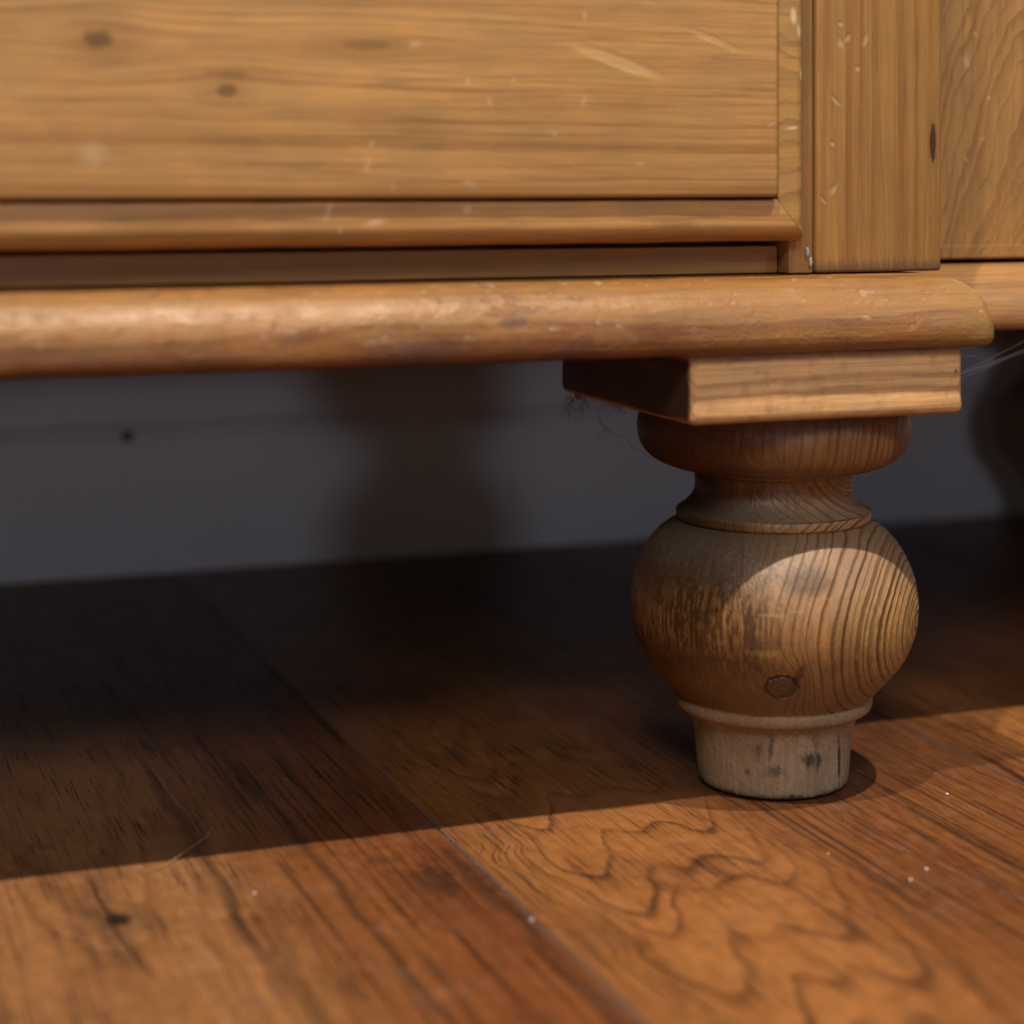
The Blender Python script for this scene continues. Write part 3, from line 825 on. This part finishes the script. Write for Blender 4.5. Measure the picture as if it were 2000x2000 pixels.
# turned foot: profile (radius, height)
FOOT = [(0.0000, 0.0000), (0.0262, 0.0000), (0.0278, 0.0005), (0.0285, 0.0015), (0.0288, 0.0040), (0.0293, 0.0085), (0.0296, 0.0135), (0.0300, 0.0180), (0.0308, 0.0218),
        (0.0318, 0.0248), (0.0328, 0.0266), (0.0334, 0.0272), (0.0352, 0.0280), (0.0366, 0.0288), (0.0374, 0.0296), (0.0378, 0.0308), (0.0379, 0.0324), (0.0376, 0.0332), (0.0370, 0.0336),
        (0.0374, 0.0343), (0.0392, 0.0360), (0.0420, 0.0390), (0.0450, 0.0424), (0.0478, 0.0458), (0.0502, 0.0496), (0.0522, 0.0538), (0.0538, 0.0584),
        (0.0547, 0.0630), (0.0551, 0.0680), (0.0548, 0.0732), (0.0538, 0.0785), (0.0520, 0.0836), (0.0498, 0.0880), (0.0470, 0.0922), (0.0438, 0.0958),
        (0.0404, 0.0984), (0.0372, 0.0998), (0.0362, 0.1001), (0.0364, 0.1005), (0.0370, 0.1008), (0.0372, 0.1014), (0.0372, 0.1034), (0.0370, 0.1041), (0.0362, 0.1046),
        (0.0345, 0.1057), (0.0328, 0.1073), (0.0315, 0.1090), (0.0306, 0.1106), (0.0301, 0.1122), (0.0300, 0.1136), (0.0300, 0.1160), (0.0303, 0.1178), (0.0310, 0.1187), (0.0316, 0.1190), (0.0317, 0.1198),
        (0.0345, 0.1202), (0.0392, 0.1210), (0.0434, 0.1224), (0.0470, 0.1244), (0.0497, 0.1270), (0.0514, 0.1300), (0.0522, 0.1332), (0.0523, 0.1362), (0.0519, 0.1394), (0.0508, 0.1424), (0.0490, 0.1446), (0.0460, 0.1454), (0.0, 0.1454)]
def resample(p, step=0.0012):
    out = [p[0]]
    for (r0, z0), (r1, z1) in zip(p, p[1:]):
        L = math.hypot(r1 - r0, z1 - z0)
        k = max(1, int(L / step))
        for i in range(1, k + 1):
            out.append((r0 + (r1 - r0) * i / k, z0 + (z1 - z0) * i / k))
    return out
def catmull(p, sub=3):
    return p
def turned_foot(loc, seed):
    P = FOOT
    vs, fs = [], []
    seg = 144
    for (r, zz) in P:
        for k in range(seg):
            q = 2 * math.pi * k / seg
            d = Vector((math.cos(q), math.sin(q), 0))
            rr = r
            if r > 0.001 and zz > 0.0005:
                pp = d * r + Vector((seed, 0, zz))
                rr = r + mnoise.noise(pp * 28) * 0.00045 + mnoise.noise(pp * 130) * 0.00010
            vs.append(d * rr + Vector((0, 0, zz)))
    for i in range(len(P) - 1):
        for k in range(seg):
            k2 = (k + 1) % seg
            fs.append((i * seg + k, i * seg + k2, (i + 1) * seg + k2, (i + 1) * seg + k))
    o = mesh_obj('turned_foot', vs, fs, 'foot', cab, True, 48)
    o.location = loc
    return o
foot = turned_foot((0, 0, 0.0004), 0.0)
rear = foot.copy()
col.objects.link(rear)
rear.location = (0.452, 0.415, 0.0004)
rear.rotation_euler = (0, 0, 2.2)
blk2 = blk.copy()
col.objects.link(blk2)
blk2.location = (0.452, 0.405, 0)
blk['label'] = 'square pine block between base moulding and front foot'
foot['label'] = 'turned pine bun foot with knot and grey unfinished spigot'
rear['label'] = 'dark turned bun foot at the back by the wall'

# ------------------------------------------------------------------ cobwebs, lint, hair, crumbs
def strands(name, lists, mat, rad):
    vs, fs = [], []
    for pts in lists:
        tube(vs, fs, pts, rad, 4)
    return mesh_obj(name, vs, fs, mat)

def wander(p0, p1, n, amp, sag=0.0):
    out = []
    p0, p1 = Vector(p0), Vector(p1)
    s = random.random() * 50
    for i in range(n + 1):
        t = i / n
        p = p0.lerp(p1, t) + mnoise.noise_vector(Vector((t * 5 + s, s, 0))) * amp * math.sin(math.pi * t) - Vector((0, 0, sag * 4 * t * (1 - t)))
        out.append(p)
    return out

# lint clump under the inner back corner of the block
L0 = Vector((-0.0590, 0.0575, 0.1440))
ls = []
for k in range(24):
    a = L0 + Vector((random.uniform(-.004, .006), random.uniform(-.006, .002), random.uniform(-.0005, .0015)))
    b = a + Vector((random.uniform(-.004, .004), random.uniform(-.004, .002), random.uniform(-.010, -.002)))
    ls.append(wander(a, b, 8, 0.003))
for k in range(18):
    q0 = Vector((-0.0610, 0.0565, 0.1450)).lerp(Vector((-0.0600, 0.010, 0.1450)), random.random())
    ls.append(wander(q0, q0 + Vector((random.uniform(-.002, .003), random.uniform(-.006, .002), random.uniform(-.0030, -.0006))), 5, 0.0015))
tag(strands('lint_clump', ls, 'lint', 0.00008), 'tangled grey lint hanging from the dark back corner of the foot block', 'lint')
blob_c = blob('lint_knot', (-0.0575, 0.0560, 0.1440), (0.0016, 0.0014, 0.0013), 'lint', None, 5)
blob_c['label'] = 'small round dust ball under the dark back corner of the foot block'
blob_c['category'] = 'dust'

A, B = (-0.0560, 0.0500, 0.1425), (-0.0440, 0.0170, 0.1235)
mid = (-0.0530, 0.0420, 0.1340)
ls = [wander(A, mid, 10, 0.003), wander(mid, B, 14, 0.0025), wander(mid, Vector(mid) + Vector((.001, -.004, -.003)), 6, 0.003)]
for k in range(10):
    a = Vector(mid) + Vector((random.uniform(-.003, .003), random.uniform(-.004, .004), random.uniform(-.003, .003)))
    ls.append(wander(a, a + Vector((random.uniform(-.003, .003), random.uniform(-.003, .003), random.uniform(-.003, .001))), 5, 0.002))
tag(strands('cobweb_thread', ls, 'lint', 0.00007), 'dusty broken cobweb thread drooping from the block to the foot ring', 'cobweb')

ls = []
S0, S1 = Vector((0.0460, -0.0300, 0.1500)), Vector((0.150, 0.0080, 0.1715))
for k in range(4):
    ls.append(wander(S0 + Vector((0, random.uniform(-.002, .002), random.uniform(-.001, .001))), S1 + Vector((random.uniform(-.01, .01), 0, random.uniform(-.0002, .0002))), 14, 0.0014))
for k in range(3):
    a = S0.lerp(S1, random.uniform(0.15, 0.5))
    ls.append(wander(a, a + Vector((-0.012 - random.random() * .01, 0.004, 0.002)), 8, 0.002))
tag(strands('cobweb_thread', ls, 'web', 0.000035), 'pale taut cobweb strands right of the block below the moulding corner', 'cobweb')

hp = [(-0.2143, 0.0175, .0006), (-0.2185, 0.0060, .0016), (-0.2240, -0.0020, .0022), (-0.2305, -0.0095, .0018), (-0.2379, -0.0165, .0008), (-0.2455, -0.0205, .0004)]
tag(strands('hair_strand', [[Vector(p) for p in hp]], 'hair', 0.00015), 'single curved brown hair lying across the shadow edge on the floor', 'hair')

crumbs = [((0.0521, -0.0401), .00085, 'white crumb alone on the lit floor right of the foot'),
          ((0.0001, -0.1082), .00095, 'larger of two white crumbs close together at lower right'),
          ((-0.0103, -0.1151), .00080, 'smaller of two white crumbs close together at lower right'),
          ((-0.1400, -0.1046), .00090, 'blurred pale crumb on the plank joint at lower middle'),
          ((-0.2152, -0.0511), .00080, 'blurred grey crumb on the left plank below the shadow edge'),
          ((-0.0228, -0.0827), .00050, 'tiny cream crumb on the floor below the foot')]
for i, ((cx, cy), r, lab) in enumerate(crumbs):
    tag(blob('floor_crumb', (cx, cy, r * 0.45), (r * .72, r * 0.65, r * 0.5), 'crumb', None, i + 20, 0.35, 2), lab, 'crumb', 'crumbs on the floor')

# scattered dust specks and the chalky scuff: uncountable
vs, fs = [], []
def speck(x, y, r):
    b = len(vs)
    for p in ((-1, 0, 0), (1, 0, 0), (0, -1, 0), (0, 1, 0), (0, 0, 1)):
        vs.append((x + p[0] * r * random.uniform(.5, 1.2), y + p[1] * r * random.uniform(.5, 1.2), 0.00005 + p[2] * r * 0.7))
    fs.extend([(b, b + 2, b + 4), (b + 2, b + 1, b + 4), (b + 1, b + 3, b + 4), (b + 3, b, b + 4)])
for k in range(420):
    speck(random.uniform(-0.33, 0.16), random.uniform(-0.22, 0.15), random.choice((.00008, .0001, .00012, .00018)))
for k in range(360):
    t = random.random() ** 0.8
    x = -0.0015 + 0.0152 * t + random.gauss(0, 0.0006 + 0.0006 * (k % 5 == 0))
    y = -0.0495 - 0.0944 * t
    if mnoise.noise(Vector((t * 9, 3, 1))) > -0.05:
        speck(x, y, random.choice((.00007, .00009, .00012)))
for k in range(160):
    y = random.uniform(-0.22, 0.10)
    speck(-0.1385 + random.gauss(0, 0.0006), y, random.choice((.00008, .00012, .00016)))
sp = mesh_obj('floor_dust', vs, fs, 'crumb', None, False)
sp['kind'] = 'stuff'
sp['label'] = 'fine white dust specks and a chalky scuff on the floorboards'
sp['category'] = 'dust'

# fuzz caught on the turning
vs, fs = [], []
for k in range(150):
    q = random.uniform(0, 2 * math.pi)
    (r, zz) = random.choice([p for p in FOOT if p[1] > 0.085])
    if r < 0.01: continue
    d = Vector((math.cos(q), math.sin(q), 0))
    p = d * (r - 0.0002) + Vector((0, 0, zz))
    e = p + d * random.uniform(.0006, .0016) + Vector((random.uniform(-.001, .001), random.uniform(-.001, .001), random.uniform(-.0003, .0014)))
    tube(vs, fs, wander(p, e, 4, 0.0008), 0.00004, 3)
fz = mesh_obj('foot_fuzz', vs, fs, 'lint')
fz['kind'] = 'stuff'
fz['label'] = 'fine grey dust fibres caught on the turned foot'
fz['category'] = 'dust'
